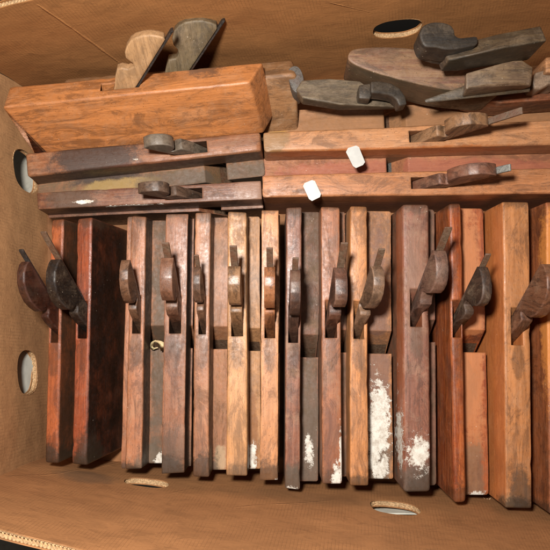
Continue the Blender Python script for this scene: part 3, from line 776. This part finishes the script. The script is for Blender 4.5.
near_m = cmat('board_near', (176, 118, 72), 3, crease=[nc((8, 477), (60, 474), 2.2, 0.2), nc((60, 474), (122, 456), 2.2, 0.2), nc((150, 497), (205, 486), 1.4, 0.12), nc((230, 508), (350, 500), 1.6, 0.1)],
              stains=[(on_panel(near_base, near_rim, 88, 478), (34, 30, 26), 0.6, (104, 80, 60)), (on_panel(near_base, near_rim, 300, 498), (90, 30, 22), 0.35, (108, 76, 50))])
panel(far_base, far_rim, far_m, [find_uv(far_base, far_rim, 398, 29) + (24.5, 16)], 1, Vector((0, -1, 0)))
panel(left_base, left_rim, left_m, [find_uv(left_base, left_rim, 27, 373) + (22.5, 25), find_uv(left_base, left_rim, 27, 171) + (23, 25), find_uv(left_base, left_rim, -12, 267) + (18, 18)], 2, Vector((1, 0, 0)))
panel(near_base, near_rim, near_m, [find_uv(near_base, near_rim, 147, 483) + (22, 14), find_uv(near_base, near_rim, 394, 508) + (24, 18)], 3, Vector((0, 1, 0)))
panel(right_base, right_rim, right_m, [], 4, Vector((-1, 0, 0)), amp=0.5)
# bottom of the box
bm = bmesh.new()
cs = [P(42, 95, Zb), P(624, 56, Zb), P(616, 505, Zb), P(44, 462, Zb)]
a = [bm.verts.new(p-BO+Vector((0, 0, -0.3))) for p in cs]; b = [bm.verts.new(p-BO+Vector((0, 0, -1.4))) for p in cs]
bm.faces.new(a); bm.faces.new(b[::-1])
for i in range(4): bm.faces.new((a[i], a[(i+1) % 4], b[(i+1) % 4], b[i]))
link_mesh('bottom_panel', bm, cmat('board_bottom', (150, 98, 58), 5), box)

# ------------------------------------------------------------------ the ground the box stands on
g = G('pale_concrete')
n1 = g.noise(g.mapping((1, 1, 1)), 9, 6, 0.65); n2 = g.noise(g.mapping((1, 1, 1)), 160, 5, 0.7)
c = g.mix(g.ramp(n1, 0.3, 0.7), srgb(120, 118, 106), srgb(160, 156, 144)); c = g.mix(g.ramp(n2, 0.5, 0.7, 0, 0.4), c, srgb(110, 106, 98))
g.L(c, g.b.inputs['Base Color']); g.b.inputs['Roughness'].default_value = 0.85
g.L(g.bump(n2, 0.4, 0.001), g.b.inputs['Normal'])
def slab(name, x0, y0, x1, y1, z0, z1, m, lab, cat, kind):
    bm = bmesh.new(); prism(bm, [(x0, y0), (x1, y0), (x1, y1), (x0, y1)], z0, z1, 'z'); tag(link_mesh(name, bm, m), lab, cat, None, kind)
slab('ground', -3000, -3000, 3000, 3000, -870, -860, plain('dark_floor', (40, 36, 32), 0.9), 'dark ground far below', 'ground', 'structure')
slab('platform', -900, -900, 900, 262, -112, -93, g.m, 'pale grey surface the box stands on', 'platform', 'structure')

def outside_card(name, base, rim, px, py, outward, gap, half, col, lab, lean, dz=0):  # cards added behind the holes so the flash lights something pale there
    u, v = find_uv(base, rim, px, py)
    p = lerp_pts(polyline(base), u).lerp(lerp_pts(polyline(rim), u), v) + outward*gap + Vector((0, 0, dz))
    bm = bmesh.new()
    t = Vector((-outward.y, outward.x, 0))
    z0, z1 = p.z-half[1], p.z+half[1]
    prism(bm, [(-half[0], z0), (half[0], z0), (half[0]*0.98, z1), (-half[0], z1-2)], 0, 1.2)
    for w_ in bm.verts:
        c_ = w_.co.copy(); w_.co = Vector((p.x, p.y, 0)) + t*c_.x + outward*(c_.y + lean*(c_.z-p.z)) + Vector((0, 0, c_.z))
    tag(link_mesh(name, bm, plain(name+'_card', col, 0.7, 0.25, 60)), lab, 'card')
outside_card('grey_card', left_base, left_rim, 27, 373, Vector((-1, 0, 0)), 15, (25, 27), (176, 176, 166), 'pale grey card added outside to catch the flash, seen through the lower left hand hole', 0.36)
outside_card('white_card', near_base, near_rim, 398, 508, Vector((0, -1, 0)), 9.5, (34, 24), (206, 204, 190), 'whitish card added outside to catch the flash, seen through the hand hole at lower right', 0.0, -36)
# crumbs of dry wood and plaster lying against the near ends of the planes
bm = bmesh.new(); rn = random.Random(4)
for k in range(46):
    q = rn.random()
    cx, cy = (rn.uniform(484, 506), rn.uniform(498, 506)) if q < 0.5 else (rn.uniform(120, 540), 470 + rn.uniform(0, 3))
    z = -86 if q >= 0.5 else -56
    c_ = P(cx, cy, z); r_ = rn.uniform(0.5, 1.7)
    vs = [bm.verts.new(c_ + Vector((rn.uniform(-1, 1), rn.uniform(-1, 1), rn.uniform(-.6, .6)))*r_*1.4) for _ in range(7)]
    bmesh.ops.convex_hull(bm, input=vs)
tag(link_mesh('crumbs', bm, plain('crumb', (190, 160, 126), 0.8, 0.4, 90)), 'pale crumbs of wood and plaster at the ends of the planes', 'crumbs', None, 'stuff')
